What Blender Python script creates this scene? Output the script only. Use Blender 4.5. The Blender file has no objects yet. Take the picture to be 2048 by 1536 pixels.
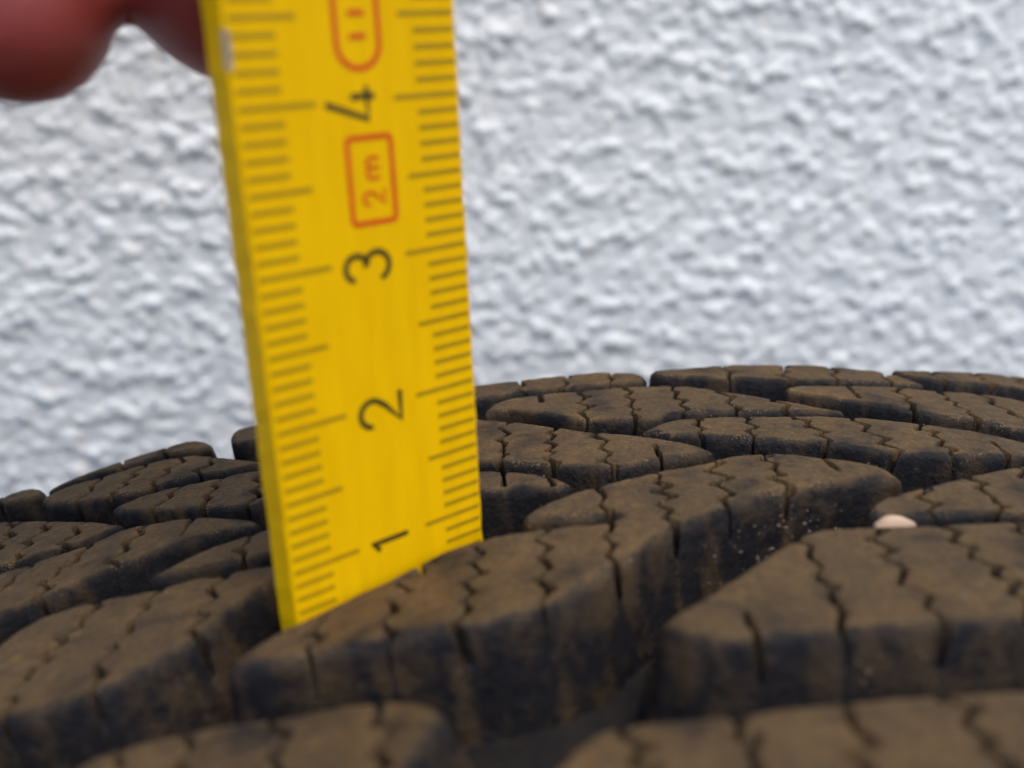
import bpy, math, random
import numpy as np
from mathutils import Vector, Matrix

MM = 0.001
# ----------------------------------------------------------------- camera
# world axes: X along the tyre's circumference, Y along its axle (away), Z up;
# origin on the crest of the tread. Everything is laid out in mm.
scene = bpy.context.scene
cam_data = bpy.data.cameras.new("camera")
cam = bpy.data.objects.new("camera", cam_data)
scene.collection.objects.link(cam)
scene.camera = cam
_r = Vector((0.99414, -0.10059, -0.03954)); _f = Vector((0.08244, 0.94234, -0.32435))
_u = _r.cross(_f).normalized(); _r = _f.cross(_u).normalized()
cam.matrix_world = Matrix(((_r.x, _u.x, -_f.x, -22.5 * MM), (_r.y, _u.y, -_f.y, 0.0),
                           (_r.z, _u.z, -_f.z, 34.78 * MM), (0, 0, 0, 1)))
cam_data.sensor_width = 36.0
cam_data.lens = 36.04
cam_data.clip_start = 0.002
cam_data.clip_end = 50.0
cam_data.dof.use_dof = True
cam_data.dof.focus_distance = 0.094
cam_data.dof.aperture_fstop = 19.5

# ------------------------------------------------------------ sky and sun
SUN_ELEV, SUN_AZ = 64.0, 148.0       # azimuth clockwise from +Y (from behind the camera)
world = bpy.data.worlds.new("World"); scene.world = world; world.use_nodes = True
wn = world.node_tree; wn.nodes.clear()
sky = wn.nodes.new("ShaderNodeTexSky"); sky.sky_type = 'NISHITA'; sky.sun_disc = False
sky.sun_elevation = math.radians(SUN_ELEV); sky.sun_rotation = math.radians(SUN_AZ)
sky.air_density = 1.0; sky.dust_density = 2.0; sky.ozone_density = 1.0
bg = wn.nodes.new("ShaderNodeBackground"); bg.inputs[1].default_value = 0.125
wo = wn.nodes.new("ShaderNodeOutputWorld")
wn.links.new(sky.outputs[0], bg.inputs[0]); wn.links.new(bg.outputs[0], wo.inputs[0])
sd = bpy.data.lights.new("sun", 'SUN'); sun = bpy.data.objects.new("sun", sd); scene.collection.objects.link(sun)
sd.energy = 1.5; sd.angle = math.radians(38.0); sd.color = (1.0, 0.95, 0.88)
_az = math.radians(SUN_AZ); _el = math.radians(SUN_ELEV)
_dir = Vector((math.sin(_az) * math.cos(_el), math.cos(_az) * math.cos(_el), math.sin(_el)))
sun.rotation_euler = _dir.to_track_quat('Z', 'Y').to_euler()

scene.view_settings.view_transform = 'Standard'
scene.view_settings.look = 'None'
scene.view_settings.gamma = 1.0
scene.view_settings.use_curve_mapping = False
scene.view_settings.exposure = 0.66

# ---------------------------------------------------------------- helpers
def link(o, parent=None):
    scene.collection.objects.link(o)
    if parent is not None:
        o.parent = parent
    return o

def tag(o, label, cat=None, group=None, kind=None):
    if label: o["label"] = label
    if cat: o["category"] = cat
    if group: o["group"] = group
    if kind: o["kind"] = kind
    return o

def empty(name, loc=(0, 0, 0)):
    o = bpy.data.objects.new(name, None); link(o); o.location = loc
    o.empty_display_size = 0.005
    return o

def mesh_np(name, verts, faces, mat=None, smooth=True):
    """verts (n,3) in mm, faces (m,k) int array"""
    verts = np.asarray(verts, np.float32) * MM
    faces = np.asarray(faces, np.int32)
    me = bpy.data.meshes.new(name)
    k = faces.shape[1]
    me.vertices.add(len(verts)); me.vertices.foreach_set("co", verts.ravel())
    me.loops.add(faces.size); me.loops.foreach_set("vertex_index", faces.ravel())
    me.polygons.add(len(faces))
    me.polygons.foreach_set("loop_start", np.arange(0, faces.size, k, dtype=np.int32))
    me.update(calc_edges=True)
    if smooth:
        me.polygons.foreach_set("use_smooth", np.ones(len(faces), bool))
    me.validate()
    if mat: me.materials.append(mat)
    return me

def mesh_py(name, verts, faces, mat=None, smooth=False):
    me = bpy.data.meshes.new(name)
    me.from_pydata([tuple(c * MM for c in v) for v in verts], [], faces)
    if smooth:
        me.polygons.foreach_set("use_smooth", [True] * len(me.polygons))
    if mat: me.materials.append(mat)
    me.update()
    return me

def perlin(x, y, seed=0):
    rng = np.random.RandomState(seed)
    ang = rng.rand(256, 256) * 2 * np.pi
    gx, gy = np.cos(ang), np.sin(ang)
    xi = np.floor(x).astype(int); yi = np.floor(y).astype(int)
    fx = x - xi; fy = y - yi
    sx = fx * fx * fx * (fx * (fx * 6 - 15) + 10); sy = fy * fy * fy * (fy * (fy * 6 - 15) + 10)
    def g(ix, iy, dx, dy):
        a = ix & 255; b = iy & 255
        return gx[a, b] * dx + gy[a, b] * dy
    n0 = g(xi, yi, fx, fy) * (1 - sx) + g(xi + 1, yi, fx - 1, fy) * sx
    n1 = g(xi, yi + 1, fx, fy - 1) * (1 - sx) + g(xi + 1, yi + 1, fx - 1, fy - 1) * sx
    return (n0 * (1 - sy) + n1 * sy) * 1.5

def sstep(a, b, x):
    t = np.clip((x - a) / (b - a), 0, 1)
    return t * t * (3 - 2 * t)

def seg_dist(px, py, pts, closed=False):
    d = np.full(px.shape, 1e9)
    n = len(pts)
    for i in range(n if closed else n - 1):
        ax, ay = pts[i]; bx, by = pts[(i + 1) % n]
        vx, vy = bx - ax, by - ay
        L = vx * vx + vy * vy + 1e-12
        t = np.clip(((px - ax) * vx + (py - ay) * vy) / L, 0, 1)
        d = np.minimum(d, (px - ax - t * vx) ** 2 + (py - ay - t * vy) ** 2)
    return np.sqrt(d)

def poly_sdf(px, py, pts):
    d = seg_dist(px, py, pts, True)
    ins = np.zeros(px.shape, bool)
    n = len(pts)
    for i in range(n):
        ax, ay = pts[i]; bx, by = pts[(i + 1) % n]
        if ay == by: continue
        c = ((ay > py) != (by > py)) & (px < (bx - ax) * (py - ay) / (by - ay) + ax)
        ins ^= c
    return np.where(ins, -d, d)

def chaikin(pts, it=2):
    for _ in range(it):
        out = []
        n = len(pts)
        for i in range(n):
            a = pts[i]; b = pts[(i + 1) % n]
            out.append((a[0] * .75 + b[0] * .25, a[1] * .75 + b[1] * .25))
            out.append((a[0] * .25 + b[0] * .75, a[1] * .25 + b[1] * .75))
        pts = out
    return pts

# ---- material helpers
def new_mat(name):
    m = bpy.data.materials.new(name); m.use_nodes = True
    nt = m.node_tree
    return m, nt, nt.nodes["Principled BSDF"]

def N(nt, typ, **kw):
    n = nt.nodes.new(typ)
    for k, v in kw.items():
        setattr(n, k, v)
    return n

def noise(nt, vec, scale, detail=4.0, rough=0.6):
    n = N(nt, "ShaderNodeTexNoise"); n.inputs["Scale"].default_value = scale
    n.inputs["Detail"].default_value = detail; n.inputs["Roughness"].default_value = rough
    nt.links.new(vec, n.inputs["Vector"])
    return n.outputs["Fac"]

def ramp(nt, fac, stops):
    r = N(nt, "ShaderNodeValToRGB")
    el = r.color_ramp.elements
    while len(el) < len(stops): el.new(0.5)
    for e, (p, c) in zip(el, stops):
        e.position = p; e.color = c if len(c) == 4 else tuple(c) + (1,)
    nt.links.new(fac, r.inputs[0])
    return r.outputs[0]

def mix(nt, fac, a, b):
    m = N(nt, "ShaderNodeMix", data_type='RGBA')
    for sock, val in ((m.inputs[0], fac), (m.inputs[6], a), (m.inputs[7], b)):
        if hasattr(val, "is_output"): nt.links.new(val, sock)
        elif isinstance(val, (int, float)): sock.default_value = val
        else: sock.default_value = tuple(val) + ((1,) if len(val) == 3 else ())
    return m.outputs[2]

def math_n(nt, op, a, b=None):
    m = N(nt, "ShaderNodeMath", operation=op)
    for s, v in ((m.inputs[0], a), (m.inputs[1], b)):
        if v is None: continue
        if hasattr(v, "is_output"): nt.links.new(v, s)
        else: s.default_value = v
    return m.outputs[0]

def bump(nt, bsdf, height, strength, dist):
    b = N(nt, "ShaderNodeBump"); b.inputs["Strength"].default_value = strength
    b.inputs["Distance"].default_value = dist
    nt.links.new(height, b.inputs["Height"]); nt.links.new(b.outputs[0], bsdf.inputs["Normal"])

def obj_coord(nt):
    return N(nt, "ShaderNodeTexCoord").outputs["Object"]

# -------------------------------------------------------------- materials
def make_rubber(with_dust):
    m, nt, b = new_mat("dusty_rubber" if with_dust else "black_rubber")
    co = obj_coord(nt)
    n1 = noise(nt, co, 160.0, 5, .62); n2 = noise(nt, co, 900.0, 4, .6); n3 = noise(nt, co, 2600.0, 3, .6)
    rub = mix(nt, n2, (0.0045, 0.0045, 0.007), (0.015, 0.0135, 0.0145))
    n0 = noise(nt, co, 60.0, 3, .5)
    dustc = mix(nt, ramp(nt, n1, [(0.3, (0, 0, 0)), (0.7, (1, 1, 1))]), (0.040, 0.0265, 0.0135), (0.104, 0.061, 0.0235))
    dustc = mix(nt, ramp(nt, n0, [(0.5, (0, 0, 0)), (0.72, (.55, .55, .55))]), dustc, (0.135, 0.069, 0.023))
    dustc = mix(nt, ramp(nt, n3, [(0.35, (0, 0, 0)), (0.75, (.7, .7, .7))]), dustc, (0.145, 0.094, 0.044))
    dustc = mix(nt, ramp(nt, n2, [(0.42, (0, 0, 0)), (0.75, (.8, .8, .8))]), dustc, (0.042, 0.029, 0.019))
    if with_dust:
        at = N(nt, "ShaderNodeAttribute", attribute_name="dust").outputs["Fac"]
        s = math_n(nt, 'ADD', at, math_n(nt, 'MULTIPLY', math_n(nt, 'SUBTRACT', n2, .5), 1.1))
        s = math_n(nt, 'ADD', s, math_n(nt, 'MULTIPLY', math_n(nt, 'SUBTRACT', n1, .5), 1.0))
        fac = ramp(nt, s, [(0.12, (0, 0, 0)), (0.95, (1, 1, 1))])
        col = mix(nt, fac, rub, dustc)
        # pale grains of sand sticking to the rubber
        g = ramp(nt, n3, [(0.66, (0, 0, 0)), (0.72, (1, 1, 1))])
        g2 = math_n(nt, 'MULTIPLY', g, ramp(nt, n1, [(0.45, (0, 0, 0)), (0.65, (1, 1, 1))]))
        col = mix(nt, math_n(nt, 'MULTIPLY', g2, .5), col, (0.30, 0.23, 0.15))
        cr = N(nt, "ShaderNodeAttribute", attribute_name="crumbs").outputs["Fac"]
        n4 = noise(nt, co, 6000.0, 3, .6)
        sp = ramp(nt, n4, [(0.53, (0, 0, 0)), (0.63, (1, 1, 1))])
        col = mix(nt, math_n(nt, 'MULTIPLY', math_n(nt, 'MULTIPLY', sp, cr), .75), col, (0.25, 0.165, 0.08))
    else:
        col = mix(nt, ramp(nt, n1, [(0.42, (0, 0, 0)), (0.7, (1, 1, 1))]), rub, (0.022, 0.0175, 0.0125))
    nt.links.new(col, b.inputs["Base Color"])
    b.inputs["Roughness"].default_value = 0.7
    b.inputs["Specular IOR Level"].default_value = 0.17
    h = math_n(nt, 'ADD', n2, math_n(nt, 'MULTIPLY', n3, .5))
    bump(nt, b, h, 0.8, 0.0003)
    return m
M_TREAD = make_rubber(True)
M_RUB = make_rubber(False)

def make_wall():
    m, nt, b = new_mat("white_roughcast")
    co = obj_coord(nt)
    n1 = noise(nt, co, 30.0, 5, .6); n2 = noise(nt, co, 900.0, 4, .6); n3 = noise(nt, co, 260., 3, .5)
    col = mix(nt, n1, (0.78, 0.80, 0.80), (0.84, 0.85, 0.84))
    col = mix(nt, math_n(nt, 'MULTIPLY', ramp(nt, n3, [(0.62, (0, 0, 0)), (0.75, (1, 1, 1))]), .45), col, (0.80, 0.74, 0.62))
    nt.links.new(col, b.inputs["Base Color"])
    b.inputs["Roughness"].default_value = 0.8
    b.inputs["Specular IOR Level"].default_value = 0.3
    bump(nt, b, n2, 0.5, 0.0004)
    return m
M_WALL = make_wall()

def make_yellow():
    m, nt, b = new_mat("yellow_lacquer")
    co = obj_coord(nt)
    mp = N(nt, "ShaderNodeMapping"); mp.inputs["Scale"].default_value = (1, 1, .12)
    nt.links.new(co, mp.inputs[0])
    n1 = ramp(nt, noise(nt, mp.outputs[0], 700.0, 5, .65), [(.3, (0, 0, 0)), (.7, (1, 1, 1))]); n2 = noise(nt, co, 220.0, 4, .6)
    col = mix(nt, n1, (0.80, 0.445, 0.0003), (0.93, 0.535, 0.0005))
    col = mix(nt, math_n(nt, 'MULTIPLY', n2, .35), col, (0.80, 0.44, 0.002))
    nt.links.new(col, b.inputs["Base Color"])
    b.inputs["Roughness"].default_value = 0.55
    b.inputs["Specular IOR Level"].default_value = 0.06
    bump(nt, b, n1, 0.12, 0.0001)
    return m
M_YEL = make_yellow()

def make_flat(name, c, rough=.6, var=.25, scale=700., spec=.3):
    m, nt, b = new_mat(name)
    n1 = noise(nt, obj_coord(nt), scale, 4, .6)
    col = mix(nt, n1, tuple(x * (1 - var) for x in c), tuple(x * (1 + var) for x in c))
    nt.links.new(col, b.inputs["Base Color"])
    b.inputs["Roughness"].default_value = rough
    b.inputs["Specular IOR Level"].default_value = spec
    return m
M_TICK = make_flat("faded_black_ink", (0.40, 0.235, 0.001), .5)
M_INK = make_flat("black_ink", (0.06, 0.042, 0.005), .5)
M_RED = make_flat("red_ink", (0.68, 0.075, 0.0005), .5)
M_CHIP = make_flat("bare_worn_edge", (0.40, 0.31, 0.22), .7)
M_STONE = make_flat("pale_stone", (0.50, 0.355, 0.25), .75)
M_GRIT = make_flat("sand_grit", (0.145, 0.11, 0.075), .85, .7, 4000.)

def make_skin():
    m, nt, b = new_mat("skin")
    co = obj_coord(nt)
    n1 = noise(nt, co, 90.0, 4, .6); n2 = noise(nt, co, 1200.0, 4, .6)
    col = mix(nt, n1, (0.26, 0.035, 0.033), (0.38, 0.072, 0.060))
    nt.links.new(col, b.inputs["Base Color"])
    b.inputs["Roughness"].default_value = 0.5
    b.inputs["Subsurface Weight"].default_value = 0.25
    b.inputs["Subsurface Radius"].default_value = (1.0, 0.3, 0.15)
    b.inputs["Subsurface Scale"].default_value = 0.0015
    bump(nt, b, n2, 0.25, 0.0002)
    return m
M_SKIN = make_skin()
M_NAIL = make_flat("fingernail", (0.55, 0.3, 0.24), .35, .08)

# ------------------------------------------------------------------- wall
def build_wall():
    YW = 186.0
    def axis(lo, hi, step, outer):
        core = np.arange(lo, hi + 1e-6, step)
        g = [step]
        left, right = [], []
        p, q, s_ = lo, hi, step
        while p > -outer or q < outer:
            s_ = min(s_ * 1.16, 60)
            p -= s_; q += s_
            left.append(p); right.append(q)
        return np.r_[left[::-1], core, right]
    xs = axis(-150., 130., .46, 1500.); zs = axis(-115., 105., .46, 1200.)
    X, Z = np.meshgrid(xs, zs, indexing='ij')
    n1 = perlin(X / 3.0, Z / 2.4, 1)
    n3 = perlin(X / 16, Z / 16, 3)
    cl = perlin(X / 5.0, Z / 4.0, 5)
    H = .17 * n1 + .12 * perlin(X / 1.4, Z / 1.3, 2) + .28 * sstep(-.1, .5, cl + .4 * n1) + .05 * perlin(X / .9, Z / .9, 4)
    # thrown grains: rounded stones of mixed size under the paint, in loose clusters
    rng = np.random.RandomState(12)
    G = np.zeros_like(X)
    i0, j0 = int(np.searchsorted(xs, -150.)), int(np.searchsorted(zs, -115.))
    for _ in range(15500):
        gx, gz = rng.uniform(-146, 126), rng.uniform(-111, 101)
        ia, ja = i0 + int((gx + 150) / .46), j0 + int((gz + 115) / .46)
        if rng.rand() > .30 + 1.5 * max(0.0, cl[ia, ja] + .12): continue
        r = .65 + 1.15 * rng.rand() ** 2
        k = int(r * 1.5 / .46) + 2
        sx, sz = slice(ia - k, ia + k + 1), slice(ja - k, ja + k + 1)
        an = rng.rand() * math.pi; e = rng.uniform(1.0, 1.5)
        dx, dz = X[sx, sz] - gx, Z[sx, sz] - gz
        p = (dx * math.cos(an) + dz * math.sin(an)) / (r * e); q = (-dx * math.sin(an) + dz * math.cos(an)) / r
        b_ = np.clip(1 - p * p - q * q, 0, 1) ** 1.2 * (.35 + .55 * r) * rng.uniform(.5, 1.0)
        G[sx, sz] = np.maximum(G[sx, sz], b_) + .25 * np.minimum(G[sx, sz], b_)
    H += .47 * G * (1 + .25 * n3)
    fade = sstep(900, 250, np.maximum(np.abs(X), np.abs(Z)))
    Y = YW - H * fade
    n, k = X.shape
    idx = np.arange(n * k).reshape(n, k)
    F = np.stack([idx[:-1, :-1], idx[1:, :-1], idx[1:, 1:], idx[:-1, 1:]], -1).reshape(-1, 4)
    me = mesh_np("plaster_wall", np.stack([X, Y, Z], -1).reshape(-1, 3), F, M_WALL)
    o = link(bpy.data.objects.new("plaster_wall", me))
    tag(o, "white rough-cast plaster wall standing behind the tyre", "wall")
build_wall()

# ------------------------------------------------------------------- tyre
R = 250.0
DEPTH = 8.4
tyre = empty("tyre", (0, 0, 0))
tag(tyre, "dusty worn black winter tyre with sipes cut in its tread blocks", "tyre")

def on_tyre(u, a, h):
    """u arc length from the crest (as X on the crest plane), a along the axle, h above the tread surface"""
    th = np.arcsin(np.clip(u / R, -1, 1))
    return np.stack([(R + h) * np.sin(th), a, (R + h) * np.cos(th) - R], -1)

def build_carcass():
    ac = 60.0
    half = [(0, -DEPTH), (20, -DEPTH), (38, -DEPTH), (42, -DEPTH - .4), (45, -DEPTH - 2), (49, -16), (53, -26), (56, -40), (57, -54), (55, -74),
            (50, -92), (45, -104), (43, -112), (38, -113), (38, -104), (43, -92), (47.5, -74), (49, -54), (47, -40),
            (43, -30), (36, -22), (20, -18.5), (0, -18)]
    prof = [(ac + a, z) for a, z in half] + [(ac - a, z) for a, z in half[-2:0:-1]]
    nseg = 360
    th = np.linspace(0, 2 * np.pi, nseg, endpoint=False)
    p = np.array(prof)
    V = np.stack([(R + p[None, :, 1]) * np.sin(th)[:, None], np.repeat(p[None, :, 0], nseg, 0),
                  (R + p[None, :, 1]) * np.cos(th)[:, None] - R], -1)
    m = len(prof)
    idx = np.arange(nseg * m).reshape(nseg, m)
    a = idx; b = np.roll(idx, -1, 0)
    F = np.stack([a, np.roll(a, -1, 1), np.roll(b, -1, 1), b], -1).reshape(-1, 4)
    me = mesh_np("carcass", V.reshape(-1, 3), F, M_RUB)
    link(bpy.data.objects.new("carcass", me), tyre)
build_carcass()

# tread blocks: outline(s) and sipe paths in (u, a) mm on the tread
B = {}
B['E'] = ([[(-36.5,57.6),(-35.6,59.2),(-33.7,60.9),(-30.7,62.6),(-27.3,64.5),(-24.4,66.4),(-21.4,68.4),(-19.0,69.1),(-14.3,69.2),(-10.3,68.8),(-7.0,69.7),(-4.0,67.6),(-5.2,66.8),(-10.3,62.2),(-12.6,59.7),(-16.1,57.7),(-21.1,57.2),(-26.3,57.2),(-31.3,57.1),(-35.9,57.0)],
           [(-16.2,71.1),(-14.4,73.0),(-12.6,74.0),(-10.8,74.9),(-9.4,75.1),(-7.2,76.0),(-5.2,76.6),(-3.5,77.1),(-1.5,77.5),(0.2,77.8),(1.4,78.5),(4.7,79.2),(7.7,78.9),(10.2,77.8),(13.8,76.0),(15.0,74.5),(15.4,72.4),(14.3,72.9),(10.1,72.4),(5.2,71.5),(-0.1,69.5),(-5.2,66.6),(-9.2,67.5),(-8.4,69.9),(-10.6,70.2),(-13.7,70.6)]],
  [[(-30.7,60.9),(-31.0,58.5),(-31.2,57.2)],[(-24.1,66.3),(-24.9,64.3),(-25.6,62.0),(-26.3,58.7),(-26.3,57.1)],[(-19.3,68.6),(-19.7,66.6),(-20.2,64.0),(-20.6,61.3),(-21.3,58.9),(-21.1,56.8)],[(-14.5,69.5),(-15.1,65.4),(-15.6,61.2),(-15.9,57.5)],[(-9.4,75.0),(-8.9,73.5),(-9.6,72.2),(-9.4,70.3),(-9.7,68.1),(-10.3,65.6),(-10.6,63.4),(-10.4,61.5)],
   [(-4.5,76.6),(-4.3,73.7),(-4.7,71.0),(-5.4,69.2),(-5.1,66.5)],[(0.6,78.0),(0.8,75.2),(0.6,72.7),(0.1,71.4),(0.0,69.3)],[(5.5,79.2),(5.7,77.0),(5.8,74.9),(5.0,73.5),(5.1,71.3)],[(10.3,77.9),(10.5,75.3)]])
B['F'] = ([[(-9.4,54.2),(-7.6,55.7),(-4.4,57.9),(-0.9,60.7),(2.3,63.2),(4.2,64.7),(8.1,64.8),(11.9,64.5),(18.9,64.7),(22.9,64.8),(28,65.5),(25,60),(20,54.5),(16,51.7),(7.3,51.5),(0.8,51.5),(-3.6,51.5),(-7.2,51.9)]],
  [[(3.3,64.2),(3.0,61.3),(2.8,58.5),(2.4,56.0),(1.9,52.4),(1.7,51.3)],[(8.9,64.9),(8.6,61.3),(7.7,57.2),(7.8,54.0),(7.6,51.1)],[(14.5,64.9),(14.3,61.8),(14.2,59.1),(14.3,56.4),(13.9,53.1),(13.8,51.2)],[(-3.8,53.7),(-3.8,52.2),(-3.8,51.2)],[(19.6,65),(19.6,61),(19.5,57),(19.6,54)]])
B['G'] = ([[(-19,40.5),(-17.2,43.3),(-15.9,44.6),(-14.0,45.6),(-7.5,45.2),(-1.8,45.3),(3.9,45.0),(8.9,44.9),(14,44.5),(11,39),(7,33),(-10,32),(-20,34)]],
  [[(-7.7,45.4),(-7.5,43.2),(-7.1,42.0),(-7.8,40.6),(-7.6,36)],[(-1.6,45.5),(-1.6,43.7),(-1.1,42.1),(-2.7,40.6),(-2.4,36)],[(4.4,45.2),(4.9,41.7),(4.4,40.7),(3.8,36)],[(-13.2,45.6),(-13,42),(-13.2,37)]])
B['H'] = ([[(-45.5,49.5),(-43.7,51.6),(-41.7,52.2),(-37.9,51.8),(-35.2,52.0),(-32.1,51.4),(-28.7,51.4),(-25.9,51.1),(-23.8,50.4),(-22.6,48.6),(-23.8,46.6),(-24.8,44.5),(-27.5,40),(-33,36.5),(-44,37.5),(-46.5,44)]],
  [[(-37.7,52),(-37.0,48.2),(-37.3,43)],[(-32.6,51.6),(-32.1,49.3),(-31.7,48.3),(-32.7,45.6),(-32.3,41)],[(-27.0,51.4),(-26.1,47.5),(-26.8,44.4)],[(-41.6,52),(-41.8,47),(-41.6,42)]])
B['I'] = ([[(-56.6,65),(-55.6,68.3),(-53.9,70.7),(-52.3,71.6),(-48.7,71.9),(-44.0,71.2),(-41.1,71.5),(-38.9,70.9),(-37.3,71.2),(-34.5,70.8),(-33.4,69.2),(-34.6,67.6),(-37.3,66.0),(-38.6,62.9),(-40.8,61.2),(-42.8,59.8),(-45.0,58.6),(-48.0,58.1),(-51.4,58.2),(-55,59.5)]],
  [[(-48.4,72.1),(-48.7,69.4),(-49.6,67.1),(-50.4,64.5),(-51.1,61.7),(-51.2,59.9),(-51.0,57.9)],[(-43.7,71.4),(-44.0,69.3),(-44.7,66.6),(-45.2,63.6),(-45.6,60.3),(-45.2,58.2)],[(-38.8,71.2),(-39.3,68.9),(-39.9,66.0),(-39.1,62.6)]])
B['D3'] = ([[(9.6,66.7),(11.7,68.9),(14.5,70.1),(17.2,71.1),(21.0,72.9),(27.2,75.1),(32,76.4),(37,76.4),(42,74.6),(45,71.8),(39,70.6),(33,68.6),(27.5,66.2),(21.4,65.7),(17.7,65.6),(13.5,65.8),(10.5,66.0)]],
  [[(21.1,73.2),(20.9,70.2),(20.2,69.4),(20.8,67.4),(19.4,65.2)],[(15.7,71.0),(15.2,68.4),(14.8,65.5)],[(26,75),(26,71),(25.6,67)],[(31.2,76.5),(31.2,72),(31,68)],[(36.4,76.6),(36.5,73),(36.4,70)]])
B['D1'] = ([[(-29,81.8),(-27,83),(-23,82.6),(-19.3,81.3),(-18.3,80.8),(-16.5,80.0),(-13.1,78.4),(-11.9,77.0),(-11.1,74.9),(-15.7,76.4),(-18.5,76.6),(-22.6,76.9),(-27,78.5)]],
  [[(-16.5,80.4),(-16.7,78.2)],[(-13.2,78.7),(-12.9,77.0)],[(-21,82),(-21.4,77)]])
B['K'] = ([[(-45.3,72.6),(-43.2,74.5),(-41.1,75.7),(-38.8,76.3),(-36.9,76.9),(-33.4,77.4),(-31.6,76.2),(-33,73.6),(-35.8,72.5),(-39.4,72.3),(-42.7,72.3)]],
  [[(-37.1,77),(-38.0,74.6),(-37.6,72.2)]])
B['J'] = ([[(-67,80),(-63,82),(-60.1,82.2),(-57.4,82.1),(-56.3,82.5),(-53.1,82.7),(-51.3,83.5),(-49.8,84.4),(-47.5,83.8),(-44.4,83.3),(-41.0,81.7),(-38.2,79.9),(-36.9,77.9),(-39.2,78.4),(-41.6,78.3),(-44.5,77.8),(-47.4,77.1),(-49.1,76.4),(-51.5,75.5),(-53.3,74.9),(-54.2,74.5),(-56.9,73.6),(-62,72.8),(-66,75)]],
  [[(-47.3,84.0),(-47.4,83.0),(-48.4,81.2),(-49.1,79.1),(-49.0,76.2)],[(-52.6,83.1),(-52.6,81.6),(-53.5,79.5),(-54.5,77.6),(-53.9,74.4)],[(-57.3,82.4),(-58.2,80.0),(-58.7,78.4),(-58.6,73)],[(-43.4,83.2),(-43.7,80.6)]])
B['C1'] = ([[(-31,95.5),(-28,97.4),(-23,96.9),(-19.5,95.0),(-17.5,93.2),(-15.1,91.6),(-11.1,88.9),(-7.0,86.3),(-3.1,84.1),(0.7,81.6),(1.9,79.0),(0.7,79.3),(-1.7,79.3),(-3.3,78.9),(-6.2,78.3),(-8.1,78.3),(-12.3,80.0),(-16.3,81.7),(-18.2,82.8),(-20.0,83.9),(-25,86.6),(-30,90)]],
  [[(-15.1,92.0),(-15.8,88.4),(-16.1,84.6),(-16.5,81.5)],[(-11.1,89.3),(-11.8,85.6),(-12.0,82.7),(-12.4,79.8)],[(-7.0,86.6),(-7.5,83.7),(-7.4,81.3),(-8.0,78.0)],[(-3.0,81.2),(-3.1,78.6)],[(-20,96),(-20.4,90),(-20.6,84)]])
B['C2'] = ([[(-4.0,84.7),(-2.6,86.0),(-0.3,87.7),(2.4,88.2),(4.9,87.8),(10.7,87.2),(13.3,87.1),(17.7,86.3),(21.4,85.5),(22.6,85.2),(27.4,83.1),(30.8,81.1),(32.6,79),(31,77.6),(28.9,77.4),(26.5,77.1),(21.8,77.3),(18.1,77.4),(16.6,77.8),(15.1,78.7),(12.2,80.1),(11.2,80.8),(8.6,81.2),(5.7,81.9),(1.8,83.4),(-2.5,84.6)]],
  [[(6.9,87.8),(6.7,84.7),(5.7,81.6)],[(11.5,87.4),(12.2,84.1),(12.6,82.7),(11.8,80.2)],[(17.0,86.6),(17.1,83.1),(17.4,81.1),(17.2,78.5),(16.6,77.6)],[(22.5,85.4),(22.4,83.5),(22.9,81.5),(22.2,79.9),(22.5,78.5),(22.3,77.0)],[(27.4,79.7),(27.3,78.2),(27.0,76.8)],[(2.4,88.3),(1.8,83.2)]])
B['L'] = ([[(-72,95),(-69,97.2),(-65.4,96.1),(-57.6,90.6),(-52.6,87.3),(-49.9,85.2),(-53.0,84.2),(-55.5,83.8),(-58.1,83.7),(-60.6,83.5),(-66,83.8),(-70,88)]],
  [[(-63.6,95),(-62.2,90.8),(-62.9,88),(-63,83.5)],[(-58.6,91.3),(-58.8,88.5),(-59.7,86.5),(-59.9,83.4)],[(-54.4,88.4),(-55.3,86.1),(-55.1,83.4)]])
B['M4'] = ([[(-52.6,89.3),(-51.3,90.7),(-48.3,91.5),(-42.1,90.9),(-37,90.2),(-33.6,88),(-34,84),(-37.4,82.2),(-38.8,82.3),(-43,84.4),(-48.5,87.0)]],
  [[(-46.0,91.9),(-46.7,89.8),(-47.8,86.4)],[(-42.3,91.4),(-42.8,87.2),(-42.9,84.0)],[(-38.6,90.6),(-38.3,84.5),(-38.6,81.9)]])
B['M3'] = ([[(-62.2,98.3),(-60.7,99.9),(-54.6,99.9),(-50.8,99.8),(-46.9,99.5),(-43.4,96.4),(-39.2,92.8),(-38.2,91.7),(-41.3,92.0),(-45.4,92.0),(-49.8,92.4),(-53.9,92.9),(-59.6,95.3)]],
  [[(-47.5,99.9),(-48.1,97.0),(-48.9,95.3),(-49.5,92.0)],[(-51.8,100),(-52.4,97.2),(-52.9,95.1),(-53.8,92.5)],[(-56.3,100),(-56.3,97.1),(-57.1,94)],[(-43.8,97.0),(-44.7,94.0),(-45,91.8)]])
B['B1'] = ([[(-17.2,94.3),(-15.8,97.6),(-11.2,98.2),(-6.8,98.0),(-2.1,97.9),(2.8,97.5),(8.7,93.5),(14.0,90.1),(17.5,87.6),(14.0,87.6),(6.2,87.2),(-0.6,88.0),(-3.6,88.5),(-7.5,89.5),(-9.5,90.9),(-12.3,93.2),(-15.8,95.4)]],
  [[(-11.2,98.4),(-11.2,96.7)],[(-6.8,98.4),(-7.1,94.2),(-7.9,89.4)],[(-2.1,98.2),(-2.6,93.7),(-2.9,90.9),(-3.5,88.2)],[(2.4,98),(2.2,94.2),(2.1,91.0),(1.3,87.6)],[(6.9,95.1),(6.8,93.0),(6.6,90.2),(6.3,87.1)],[(11.6,92.2),(11.4,88)]])
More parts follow.
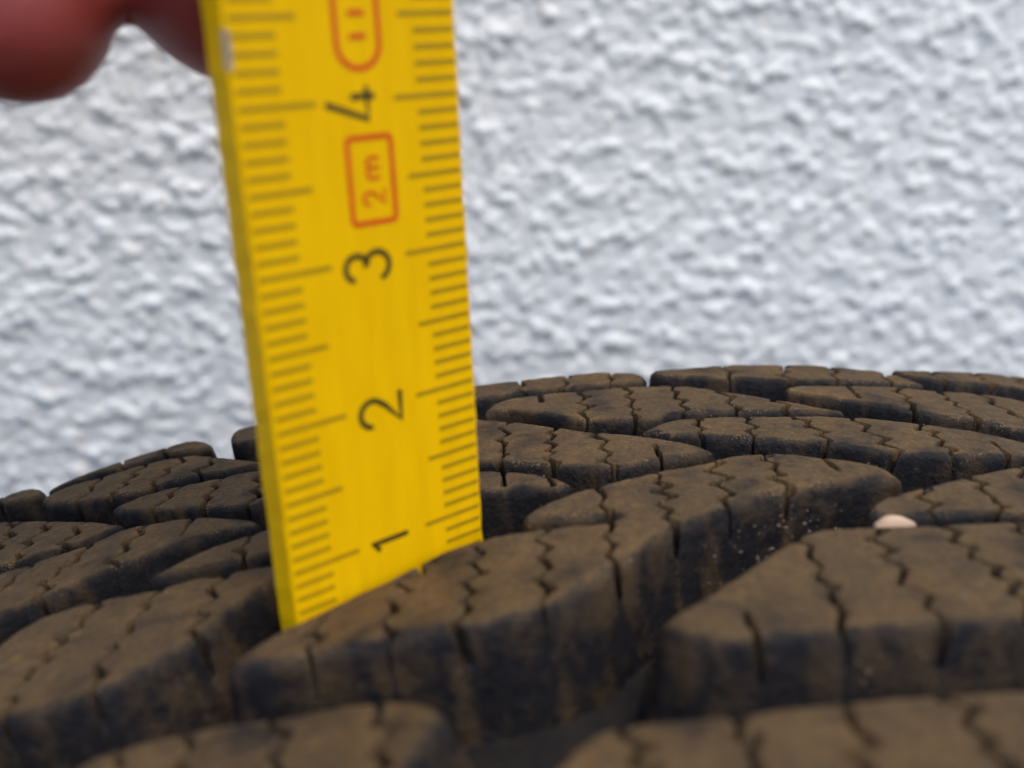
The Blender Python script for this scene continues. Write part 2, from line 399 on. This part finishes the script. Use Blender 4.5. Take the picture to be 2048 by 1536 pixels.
B['B2'] = ([[(13.6,95.1),(15.4,96.1),(23.9,95.6),(29.2,95.0),(33.9,94.7),(37.5,93.5),(42,90.5),(47,87),(43,85.6),(38,85),(33.3,85.2),(28.5,86.2),(23.9,88.3),(20.9,90.2),(17.9,91.6),(13.8,93.7)]],
  [[(25.4,95.8),(25.0,92.8),(24.8,90.7),(24.1,88.0)],[(30.1,95.2),(29.4,92.3),(29.6,90.4),(29.6,88.0),(28.9,85.9)],[(33.9,95),(34.1,92.4),(34.4,90.4),(34.7,88.3),(33.5,84.9)],[(39,92.8),(39,88),(39,85)],[(20.4,96),(20.2,93)]])
B['A1'] = ([[(-23.5,103.2),(-17.9,103.6),(-14.8,103.3),(-10.4,103.2),(-6.1,103.4),(-2.9,103.0),(0.2,101.6),(0.3,99.2),(-2.2,98.7),(-5.8,98.7),(-8.9,98.8),(-13.1,98.9),(-17.2,99.1),(-22.5,99.3)]],
  [[(-12.5,103.5),(-12.9,98.5)],[(-7.7,103.5),(-8.4,98.4)],[(-3.0,103.3),(-3.8,98.2)],[(-18,103.8),(-18.2,98.8)]])
B['A2'] = ([[(1.2,102.2),(4.2,102.8),(12.6,103.2),(19.1,102.6),(24.8,101.4),(27.9,99.6),(29.6,95.9),(25.2,96.7),(19.8,97.2),(14.6,97.7),(10.0,98.4),(6.0,99.3),(1.5,100.4)]],
  [[(16.2,103.2),(14.6,97.4)],[(21.7,102.4),(19.8,96.9)],[(26.6,100.7),(25.1,96.4)],[(9.7,103.2),(9.0,98.3)]])
B['A3'] = ([[(27.6,101.2),(29.6,101.8),(36,102.6),(45,102.6),(52,101.2),(56,98),(57,95.4),(50,97),(42,97.8),(34.5,98.3),(29.9,98.7)]],
  [[(32.5,102.4),(32.1,98)],[(37.6,103),(37.3,97.6)],[(42.6,103),(42.2,97.4)]])
B['M2'] = ([[(-62.2,100.9),(-58.4,102.6),(-54.0,103.6),(-50.2,103.9),(-47.4,103.5),(-45.4,101.5),(-44.8,99.4),(-45.4,98.9),(-47.6,100.4),(-51.1,100.7),(-54.7,100.8),(-61.4,100.2)]],
  [[(-55.0,103.8),(-54.7,100.4)],[(-50.6,104.2),(-50.3,100.3)]])
B['N'] = ([[(-43.3,102.4),(-42.6,103.8),(-34,103.7),(-25.6,103.2),(-25.2,99.3),(-33,99.2),(-40,98.6),(-42.6,99.2)]],
  [[(-38,104),(-38,98.4)],[(-33,104),(-33,98.8)],[(-29,103.6),(-29,98.8)]])

ORDER = ['E', 'F', 'G', 'H', 'I', 'D3', 'D1', 'K', 'J', 'C1', 'C2', 'L', 'M4', 'M3', 'B1', 'B2', 'A1', 'A2', 'A3', 'M2', 'N']
COARSE = {'G': .2, 'H': .2, 'F': .15, 'E': .11, 'I': .13, 'A1': .11, 'A2': .11, 'A3': .14, 'M2': .11, 'N': .14}
OUT = {k: [chaikin(p, 1) for p in v[0]] for k, v in B.items()}

def zigzag(path, rng, amp=.42, period=3.0):
    P = np.array(path, float)
    seg = np.linalg.norm(np.diff(P, axis=0), axis=1); L = seg.sum(); cum = np.r_[0, np.cumsum(seg)]
    def at(t): return np.array([np.interp(t, cum, P[:, 0]), np.interp(t, cum, P[:, 1])])
    ext = .9
    d0 = (P[0] - P[1]) / (np.linalg.norm(P[0] - P[1]) + 1e-9); d1 = (P[-1] - P[-2]) / (np.linalg.norm(P[-1] - P[-2]) + 1e-9)
    pts = [tuple(P[0] + d0 * ext), tuple(P[0])]
    amp = rng.uniform(.38, .68); period = rng.uniform(2.0, 3.0)
    if L > 3.5:
        n = max(2, int(round((L - 1.8) / (period / 2))))
        sgn = 1 if rng.rand() > .5 else -1
        for i in range(n + 1):
            t = .9 + (L - 1.8) * i / n + rng.uniform(-.3, .3)
            c = at(t); tan = at(min(t + .4, L)) - at(max(t - .4, 0)); tan /= np.linalg.norm(tan) + 1e-9
            nrm = np.array([-tan[1], tan[0]])
            pts.append(tuple(c + nrm * sgn * amp * rng.uniform(.35, 1.35))); sgn = -sgn
    pts += [tuple(P[-1]), tuple(P[-1] + d1 * ext)]
    return pts

def build_block(key):
    outs, sipes = OUT[key], B[key][1]
    rng = np.random.RandomState(sum(map(ord, key)) * 7 + len(key))
    step = COARSE.get(key, .095)
    draft = 2.3 if key[0] in 'FGH' else 1.35 if key[0] in 'EI' else .9
    RND = 1.2 if key[0] in 'EFGHI' else .68          # rounding radius of the block edges
    allp = np.array([q for o in outs for q in o])
    pad = draft + step * 2
    xs = np.arange(allp[:, 0].min() - pad, allp[:, 0].max() + pad, step)
    ys = np.arange(allp[:, 1].min() - pad, allp[:, 1].max() + pad, step)
    X, Y = np.meshgrid(xs, ys, indexing='ij')
    S = poly_sdf(X, Y, outs[0])
    for o in outs[1:]:
        S2 = poly_sdf(X, Y, o)
        k = 1.0; h = np.clip(.5 + .5 * (S2 - S) / k, 0, 1)
        S = S2 * (1 - h) + S * h - k * h * (1 - h) * .6
    # keep a groove to the blocks that lie in front
    for other in ORDER[:ORDER.index(key)]:
        for o in OUT[other]:
            q = np.array(o)
            if q[:, 0].max() < xs[0] - 2 or q[:, 0].min() > xs[-1] + 2 or q[:, 1].max() < ys[0] - 2 or q[:, 1].min() > ys[-1] + 2:
                continue
            S = np.maximum(S, 1.25 - poly_sdf(X, Y, o))
    S = S - .16 + .10 * perlin(X / 2.3, Y / 2.3, 11) + .05 * perlin(X / .8, Y / .8, 12)
    t = np.clip(S + RND, 0, RND)
    top = -(RND - np.sqrt(np.maximum(RND ** 2 - (t * .97) ** 2, 0)))
    rd = seg_dist(X, Y, [(-33.0, 62.3), (-19.6, 71.2)])          # steeper where the ruler stands against the flank
    dr = .35 + (draft - .35) * sstep(2.0, 5.0, rd)
    wallz = np.clip(S, 0, None) / dr * (DEPTH + .3)
    Z = top - wallz + sstep(0, .1, S) * 0
    # sipes
    D = np.full(X.shape, 9.0); holes = np.full(X.shape, 9.0)
    for sp in sipes:
        z = zigzag(sp, rng)
        q = np.array(z)
        D = np.minimum(D, seg_dist(X, Y, z))
        for c in q[2:-2]:
            if rng.rand() < .6:
                rr = rng.uniform(.16, .46)
                holes = np.minimum(holes, np.sqrt((X - c[0]) ** 2 + (Y - c[1]) ** 2) - rr)
    wv = .15 + .17 * perlin(X / 1.7, Y / 1.7, 21) + .05 * perlin(X / .6, Y / .6, 22)
    wv = np.maximum(wv, .02) * (.7 if key[0] in 'AN' else 1.0)
    Z -= .07 * np.exp(-(D / .5) ** 2)
    Z += .10 * perlin(X / 5.5, Y / 5.5, 31) + .035 * perlin(X / 1.3, Y / 1.3, 32) + .018 * perlin(X / .45, Y / .45, 33)
    cut = sstep(wv + .08, wv - .05, D)
    cut = np.maximum(cut, sstep(.07, -.09, holes))
    Zc = -2.9 + .6 * perlin(X / 2, Y / 2, 41)
    Z = np.where(cut > 0, np.minimum(Z, Z * (1 - cut) + np.minimum(Zc, Z) * cut), Z)
    Z = np.maximum(Z, -DEPTH - .3)
    dust = sstep(-1.0, -.15, Z) * sstep(.1, -1.0, S)
    side = np.clip((.30 if key[0] in 'EFGHI' else .14) + .42 * perlin(X / 2.6, Y / 2.6 + 7, 52), 0, .6)       # smears of dried mud on the flanks
    dust = np.maximum(np.clip(dust + .55 * perlin(X / 4, Y / 4, 51) + .3 * perlin(X / 1.6, Y / 1.1, 53), 0, 1), side * sstep(-7, -2, Z) * (1 - cut))
    edge = np.exp(-((S + .55) / .4) ** 2) * sstep(-.2, .6, perlin(X / 3.3, Y / 3.3, 55)) + .5 * np.exp(-(D / .5) ** 2) * sstep(0, .5, perlin(X / 2.2, Y / 2.2, 56))
    keep = S < draft + step
    cell = keep[:-1, :-1] & keep[1:, :-1] & keep[1:, 1:] & keep[:-1, 1:]
    n, k = X.shape
    idx = np.arange(n * k).reshape(n, k)
    F = np.stack([idx[:-1, :-1], idx[1:, :-1], idx[1:, 1:], idx[:-1, 1:]], -1)[cell]
    used = np.unique(F)
    remap = np.full(n * k, -1); remap[used] = np.arange(len(used))
    V = on_tyre(X.ravel()[used], Y.ravel()[used], Z.ravel()[used])
    me = mesh_np("tread_block", V, remap[F], M_TREAD)
    a = me.attributes.new("dust", 'FLOAT', 'POINT')
    a.data.foreach_set("value", dust.ravel()[used].astype(np.float32))
    a = me.attributes.new("crumbs", 'FLOAT', 'POINT')
    a.data.foreach_set("value", edge.ravel()[used].astype(np.float32))
    return link(bpy.data.objects.new("tread_block", me), tyre)

BLK = {k: build_block(k) for k in ORDER}

def copy_round(key, du):
    """the same block further round the tyre: turned about the axle"""
    o = BLK[key].copy(); link(o, tyre)
    ang = du / R
    c = Vector((0, 0, -R * MM))
    o.matrix_world = Matrix.Translation(c) @ Matrix.Rotation(ang, 4, 'Y') @ Matrix.Translation(-c)
for key, du in (('M2', -17.9), ('M3', -31.0), ('I', -25.0), ('C2', 32.6), ('B2', 34.5), ('H', -26.0), ('J', -33.0),
                ('F', 36.0), ('G', 34.0), ('A3', 30.0), ('D3', 36.5)):
    copy_round(key, du)

# ------------------------------------------------------------------ ruler
RW, RT, RL = 16.0, 2.9, 232.0
RO = Vector((-32.412, 61.691, -8.825)); RX = Vector((.83793, .54578, 0)); RD = Vector((-.54578, .83793, 0))
ruler = empty("folding_ruler")
ruler.matrix_world = Matrix(((RX.x, RD.x, 0, RO.x * MM), (RX.y, RD.y, 0, RO.y * MM), (0, 0, 1, RO.z * MM), (0, 0, 0, 1)))
tag(ruler, "yellow folding ruler standing upright in a groove of the tyre tread", "ruler")

def ruler_body():
    ch = .28
    ring = [(ch, 0), (RW - ch, 0), (RW - .08, .08), (RW, ch), (RW, RT - ch), (RW - ch, RT), (ch, RT), (0, RT - ch), (0, ch), (.08, .08)]
    zs = [0.15] + list(np.arange(1.0, RL, 1.0)) + [RL]
    rng = np.random.RandomState(4)
    V = []
    nr = len(ring)
    cx, cy = RW / 2, RT / 2
    for j, z in enumerate(zs):
        wob = rng.normal(0, .025, nr)
        s = .97 if j in (0, len(zs) - 1) else 1.0
        for i, (x, y) in enumerate(ring):
            dx = wob[i] if (x < .4 or x > RW - .4) else 0
            V.append((cx + (x - cx) * (s if s < 1 else 1) + dx, cy + (y - cy) * s, z))
    F = []
    for j in range(len(zs) - 1):
        for i in range(nr):
            a = j * nr + i; b = j * nr + (i + 1) % nr
            F.append((a, b, b + nr, a + nr))
    F.append(tuple(range(nr))[::-1]); F.append(tuple(range((len(zs) - 1) * nr, len(zs) * nr)))
    me = mesh_py("body", V, F, M_YEL, smooth=False)
    link(bpy.data.objects.new("body", me), ruler)
ruler_body()

EPS = -.03       # print stands 0.03 mm proud of the lacquer
def stroke_mesh(name, lines, w, mat):
    """monoline strokes on the ruler's front: lines of (x, z) points"""
    V, F = [], []
    for li, (pts, closed) in enumerate(lines):
        P = [Vector((p[0], p[1])) for p in pts]
        n = len(P); base = len(V)
        for i in range(n):
            if closed:
                t = P[(i + 1) % n] - P[i - 1]
            else:
                t = P[min(i + 1, n - 1)] - P[max(i - 1, 0)]
            t.normalize(); nr = Vector((-t.y, t.x)) * w / 2
            e = EPS - .002 * li
            for q in (P[i] + nr, P[i] - nr):
                V.append((q.x, e, q.y))
        for i in range(n if closed else n - 1):
            a = base + 2 * i; b = base + 2 * ((i + 1) % n)
            F.append((a, a + 1, b + 1, b))
        if not closed:                       # round caps
            for end, nb in ((0, 1), (n - 1, n - 2)):
                d = (P[end] - P[nb]).normalized(); nr = Vector((-d.y, d.x))
                b0 = len(V)
                for k in range(9):
                    an = -math.pi / 2 + math.pi * k / 8
                    q = P[end] + (d * math.cos(an) + nr * math.sin(an)) * w / 2
                    V.append((q.x, EPS - .002 * li - .001, q.y))
                F.append(tuple(range(b0, b0 + 9)))
    return mesh_py(name, V, F, mat)

def tick(length, w=.32):
    return mesh_py("millimetre_mark", [(0, EPS, -w / 2), (length, EPS, -w / 2), (length, EPS, w / 2), (0, EPS, w / 2),
                                       (0, 0.01, -w / 2), (length, 0.01, -w / 2), (length, 0.01, w / 2), (0, 0.01, w / 2)],
                   [(0, 1, 2, 3), (0, 4, 5, 1), (1, 5, 6, 2), (2, 6, 7, 3), (3, 7, 4, 0)], M_TICK)
TICKS = {s: tuple(tick(l) for l in ls) for s, ls in (('l', (2.85, 4.2, 5.0)), ('r', (3.1, 4.2, 4.85)))}
for mm in range(1, 64):
    k = 2 if mm % 10 == 0 else 1 if mm % 5 == 0 else 0
    for s in 'lr':
        me = TICKS[s][k]
        o = link(bpy.data.objects.new("centimetre_mark" if k == 2 else "millimetre_mark", me), ruler)
        ln = ((2.85, 4.2, 5.0) if s == 'l' else (3.1, 4.2, 4.85))[k]
        o.location = ((.29 if s == 'l' else RW - .29 - ln) * MM, 0, mm * MM)

def arc(cx, cy, r, a0, a1, n=14, ry=None):
    ry = ry or r
    return [(cx + r * math.cos(math.radians(a0 + (a1 - a0) * i / n)), cy + ry * math.sin(math.radians(a0 + (a1 - a0) * i / n))) for i in range(n + 1)]
# numerals in a 2.2 x 3.4 box (x right, y up), drawn as pen strokes
GLYPH = {
 '1': [([(0.15, 2.75), (.75, 3.4), (.75, 0)], False)],
 '2': [(arc(1.05, 2.4, .98, 168, -28, 16) + [(1.5, 1.35), (0.1, 0.05), (2.15, 0.05)], False)],
 '3': [(arc(1.0, 2.52, .86, 155, -80, 16) + arc(1.0, .9, .95, 85, -155, 18), False)],
 '4': [([(1.15, 3.5), (0.1, .55), (2.0, .55)], False), ([(1.55, 1.6), (1.55, 0.1)], False)],
 '5': [([(1.9, 3.35), (.5, 3.35), (.3, 1.85)] + arc(.95, 1.1, 1.05, 125, -140, 18), False)],
 '6': [([(1.6, 3.4), (.5, 1.7)] + arc(1.1, 1.05, 1.0, 160, 520, 24), False)],
}
def numeral(ch, z, x_top, mat=M_INK, scale=.95, w=.40, name="numeral", parent=ruler, width=2.2):
    """text up points to the ruler's left edge, text right points up the ruler"""
    lines = []
    for pts, cl in GLYPH[ch]:
        lines.append(([(x_top + (3.4 - y) * scale, z + (x - width / 2) * scale) for x, y in pts], cl))
    me = stroke_mesh(name, lines, w, mat)
    return link(bpy.data.objects.new(name, me), parent)
for ch, z, xt in (('1', 9.85, 6.3), ('2', 19.6, 6.35), ('3', 29.7, 6.25), ('4', 39.8, 6.15), ('5', 49.8, 6.1), ('6', 59.8, 6.1)):
    numeral(ch, z, xt, width=1.2 if ch == '1' else 2.2, scale=.84 if ch == '1' else .95)

def rounded_rect(x0, x1, z0, z1, r, n=8):
    return (arc(x1 - r, z1 - r, r, 0, 90, n) + arc(x0 + r, z1 - r, r, 90, 180, n) +
            arc(x0 + r, z0 + r, r, 180, 270, n) + arc(x1 - r, z0 + r, r, 270, 360, n))
fr = link(bpy.data.objects.new("rectangular_frame", stroke_mesh("rectangular_frame", [(rounded_rect(7.15, 10.35, 32.4, 37.75, .3), True)], .36, M_RED)), ruler)
fr["label"] = "red printed rectangle reading 2 m"
# "2 m" inside the rectangle, reading up the ruler
g2 = [([(8.05 + (3.4 - y) * .46, 33.95 + (x - 1.1) * .4) for x, y in GLYPH['2'][0][0]], False)]
link(bpy.data.objects.new("red_numeral", stroke_mesh("red_numeral", g2, .24, M_RED)), fr)
def mm_glyph(x0, z0, s):
    base = [([(0, 0), (0, 1.0)], False), ([(0, .8)] + arc(.45, .75, .45, 150, 0, 8)[1:] + [(.9, 0)], False), ([(.9, .8)] + arc(1.35, .75, .45, 150, 0, 8)[1:] + [(1.8, 0)], False)]
    return [([(x0 + (1 - y) * s, z0 + x * s) for x, y in p], c) for p, c in base]
link(bpy.data.objects.new("red_letter", stroke_mesh("red_letter", mm_glyph(8.6, 35.2, .7), .24, M_RED)), fr)
ov = rounded_rect(7.05, 10.05, 41.9, 48.6, 1.45, 12)
of = link(bpy.data.objects.new("oval_frame", stroke_mesh("oval_frame", [(ov, True)], .38, M_RED)), ruler)
of["label"] = "red printed oval around upright strokes"
for i in range(3):
    z = 43.75 + i * 1.35
    link(bpy.data.objects.new("oval_stroke", stroke_mesh("oval_stroke", [([(8.1, z), (9.0, z)], False)], .36, M_RED)), of)
# worn patch on the left edge
rg = np.random.RandomState(9)
for (z, hgt, dp) in ((43.3, 2.2, .16),):
    V, F = [], []
    for i in range(13):
        zz = z - hgt / 2 + hgt * i / 12; wv = dp * math.sin(math.pi * i / 12) * rg.uniform(.6, 1.1) + .02
        V += [(-.03, .28 + wv * .3, zz), (.06 - .03, .05 - .01, zz), (.26 + wv, -.02, zz)]
    for i in range(12):
        for j in range(2):
            F.append((3 * i + j, 3 * i + j + 1, 3 * i + j + 4, 3 * i + j + 3))
    link(bpy.data.objects.new("worn_edge", mesh_py("worn_edge", V, F, M_CHIP, True)), ruler)

# ------------------------------------------------------------------- hand
def build_hand():
    chains = {
        'thumb': [(-32.3, 75.9, 41.1, 9.4), (-37.5, 79.5, 51.0, 9.3), (-52.0, 83.0, 66.0, 9.6), (-78.0, 86.0, 80.0, 12.5), (-128.0, 82.0, 100.0, 18.0)],
        'index': [(-23.4, 60.0, 80.0, 6.7), (-31.5, 58.0, 86.0, 7.2), (-47.0, 57.0, 94.0, 7.9), (-80.0, 63.0, 102.0, 9.6)],
        'middle': [(-46.4, 70.9, 37.4, 5.95), (-51.4, 71.4, 43.4, 6.6), (-62.0, 71.0, 56.0, 7.6), (-86.0, 70.0, 84.0, 9.8)],
        'ring': [(-59.5, 77.0, 40.5, 5.9), (-65.5, 77.5, 47.5, 6.5), (-76.0, 77.0, 58.0, 7.3), (-95.0, 77.0, 80.0, 9.4)],
        'pinky': [(-73.0, 84.0, 42.0, 5.0), (-79.0, 84.0, 49.0, 5.6), (-87.0, 83.0, 58.0, 6.3), (-102.0, 84.0, 75.0, 8.6)],
    }
    wrist = (-140.0, 78.0, 104.0, 19.0); arm = (-235.0, 74.0, 132.0, 24.0)
    V, F = [], []
    def sphere(c, r, n=20, m=12):
        b = len(V)
        for i in range(m + 1):
            ph = math.pi * i / m
            for j in range(n):
                a = 2 * math.pi * j / n
                V.append((c[0] + r * math.sin(ph) * math.cos(a), c[1] + r * math.sin(ph) * math.sin(a), c[2] + r * math.cos(ph)))
        for i in range(m):
            for j in range(n):
                F.append((b + i * n + j, b + i * n + (j + 1) % n, b + (i + 1) * n + (j + 1) % n, b + (i + 1) * n + j))
    def cone(p, q):
        a, b_ = Vector(p[:3]), Vector(q[:3]); L = (b_ - a).length
        k = max(2, int(L / 1.6))
        for i in range(k + 1):
            t = i / k
            # a little waist between the joints
            waist = 1 - .05 * math.sin(math.pi * t)
            c = a.lerp(b_, t); sphere(tuple(c), (p[3] * (1 - t) + q[3] * t) * waist)
    for ch in chains.values():
        for i in range(len(ch) - 1): cone(ch[i], ch[i + 1])
    kn = [chains[k][-1] for k in ('index', 'middle', 'ring', 'pinky')]
    for k in kn: cone(k, wrist)
    for a, b_ in zip(kn, kn[1:]): cone(a, b_)
    cone(chains['thumb'][-2], kn[1]); cone(chains['thumb'][-1], wrist)
    cone(wrist, arm)
    me = mesh_py("hand", V, F, M_SKIN, True)
    o = link(bpy.data.objects.new("hand", me))
    rm = o.modifiers.new("remesh", 'REMESH'); rm.mode = 'VOXEL'; rm.voxel_size = 0.0008; rm.use_smooth_shade = True
    sm = o.modifiers.new("smooth", 'SMOOTH'); sm.iterations = 10; sm.factor = .5
    dg = bpy.context.evaluated_depsgraph_get()
    me2 = bpy.data.meshes.new_from_object(o.evaluated_get(dg))
    o.modifiers.clear(); o.data = me2
    if not me2.materials: me2.materials.append(M_SKIN)
    me2.polygons.foreach_set("use_smooth", [True] * len(me2.polygons))
    tag(o, "fingers of a hand holding the top of the yellow ruler", "hand")
    # nails on the backs of thumb and index finger
    for c, n_, t_, r in (((-23.4, 60.0, 80.0), Vector((.3, -.9, .35)), Vector((.8, .2, -.5)), 6.7),):
        n_.normalize(); t_ = (t_ - n_ * t_.dot(n_)).normalized(); s_ = n_.cross(t_)
        VV, FF = [], []
        for i in range(9):
            for j in range(9):
                x = (i - 4) / 4 * r * .62; y = (j - 4) / 4 * r * .66
                d = r * 1.0 - x * x / (2 * r * 1.05) - max(0, y) ** 2 / (3 * r) + .1
                VV.append(tuple(Vector(c) + s_ * x + t_ * (y + r * .15) + n_ * d))
        for i in range(8):
            for j in range(8):
                FF.append((i * 9 + j, i * 9 + j + 1, i * 9 + j + 10, i * 9 + j + 9))
        no = link(bpy.data.objects.new("fingernail", mesh_py("fingernail", VV, FF, M_NAIL, True)), o)
        so = no.modifiers.new("thick", 'SOLIDIFY'); so.thickness = .0005
build_hand()

# ----------------------------------------------------------- pebble, grit
def lump(c, r, seed, n=20, m=12, squash=(1, 1, 1)):
    V, F = [], []
    rng = np.random.RandomState(seed); ph0 = rng.rand(6) * 6.28
    for i in range(m + 1):
        ph = math.pi * i / m
        for j in range(n):
            a = 2 * math.pi * j / n
            d = np.array([math.sin(ph) * math.cos(a), math.sin(ph) * math.sin(a), math.cos(ph)])
            rr = r * (1 + .10 * math.sin(3 * d[0] + ph0[0]) + .08 * math.sin(4 * d[1] + ph0[1]) + .07 * math.sin(5 * d[2] + ph0[2]))
            V.append(tuple(np.array(c) + d * rr * np.array(squash)))
    for i in range(m):
        for j in range(n):
            F.append((i * n + j, (i + 1) * n + j, (i + 1) * n + (j + 1) % n, i * n + (j + 1) % n))
    return V, F
pc = on_tyre(np.array([11.5]), np.array([65.8]), np.array([-.85]))[0]
V, F = lump(tuple(pc), 1.0, 3, squash=(1.55, .6, .85))
peb = link(bpy.data.objects.new("pebble", mesh_py("pebble", V, F, M_STONE, True)))
tag(peb, "small pale cream pebble wedged between two tread blocks", "pebble")

def grit():
    rng = np.random.RandomState(77)
    V, F = [], []
    octa_v = np.array([(1, 0, 0), (-1, 0, 0), (0, 1, 0), (0, -1, 0), (0, 0, 1), (0, 0, -1)], float)
    octa_f = [(0, 2, 4), (2, 1, 4), (1, 3, 4), (3, 0, 4), (2, 0, 5), (1, 2, 5), (3, 1, 5), (0, 3, 5)]
    def add(u, a, h, s):
        p = on_tyre(np.array([u]), np.array([a]), np.array([h]))[0]
        q = octa_v * s * rng.uniform(.6, 1.3, (6, 1)) * rng.uniform(.6, 1.4, 3)
        b = len(V)
        V.extend([tuple(p + x) for x in q]); F.extend([tuple(b + i for i in f) for f in octa_f])
    # along the front edges and in the sipes of the blocks in view
    for key in ('C1', 'C2', 'B1', 'B2', 'M4', 'M3', 'E', 'J', 'L', 'D1', 'F'):
        for o in OUT[key]:
            n = len(o)
            for i in range(n):
                if perlin(np.array([o[i][0] / 3.1]), np.array([o[i][1] / 3.1]), 61)[0] > .12 and rng.rand() < .9:
                    p = o[i]; c = np.mean(np.array(o), 0)
                    ins = rng.uniform(.2, .9)
                    d = c - np.array(p); d /= np.linalg.norm(d) + 1e-9
                    add(p[0] + d[0] * ins, p[1] + d[1] * ins, -.16 * (1 - ins) ** 2 - .02, .03 + .09 * rng.rand() ** 2)
        for sp in B[key][1]:
            for p in sp[1:-1]:
                if rng.rand() < .4:
                    add(p[0] + rng.uniform(-.3, .3), p[1] + rng.uniform(-.3, .3), -.05, rng.uniform(.06, .13))
    # dirt clinging low on the flank of the middle block and on the flank facing the camera
    for (p0, p1, nn, dr, n_) in (((-4.6, 66.7), (11.5, 72.5), 70, 1.35, 1), ((-3.0, 51.4), (14.0, 51.5), 14, 2.3, 1)):
        tx, ty = p1[0] - p0[0], p1[1] - p0[1]; L = math.hypot(tx, ty); nx, ny = ty / L, -tx / L
        for _ in range(nn):
            t = np.clip(rng.normal(.5, .28), 0, 1); h = -rng.uniform(1.4, 5.5)
            off = dr * (-h) / (DEPTH + .3) - .1
            add(p0[0] + tx * t + nx * off, p0[1] + ty * t + ny * off, h, .05 + .2 * rng.rand() ** 2)
    # crumbs on the groove floor in front of the middle block
    for _ in range(120):
        t = rng.rand()
        add(-8 + 22 * t + rng.normal(0, .8), 62.0 + 8.5 * t + rng.normal(0, .7), -DEPTH + rng.uniform(0, .2), rng.uniform(.05, .14))
    me = mesh_py("sand_grit", V, F, M_GRIT)
    tag(link(bpy.data.objects.new("sand_grit", me)), "pale grains of sand and grit scattered over the tyre tread", "grit", kind="stuff")
grit()
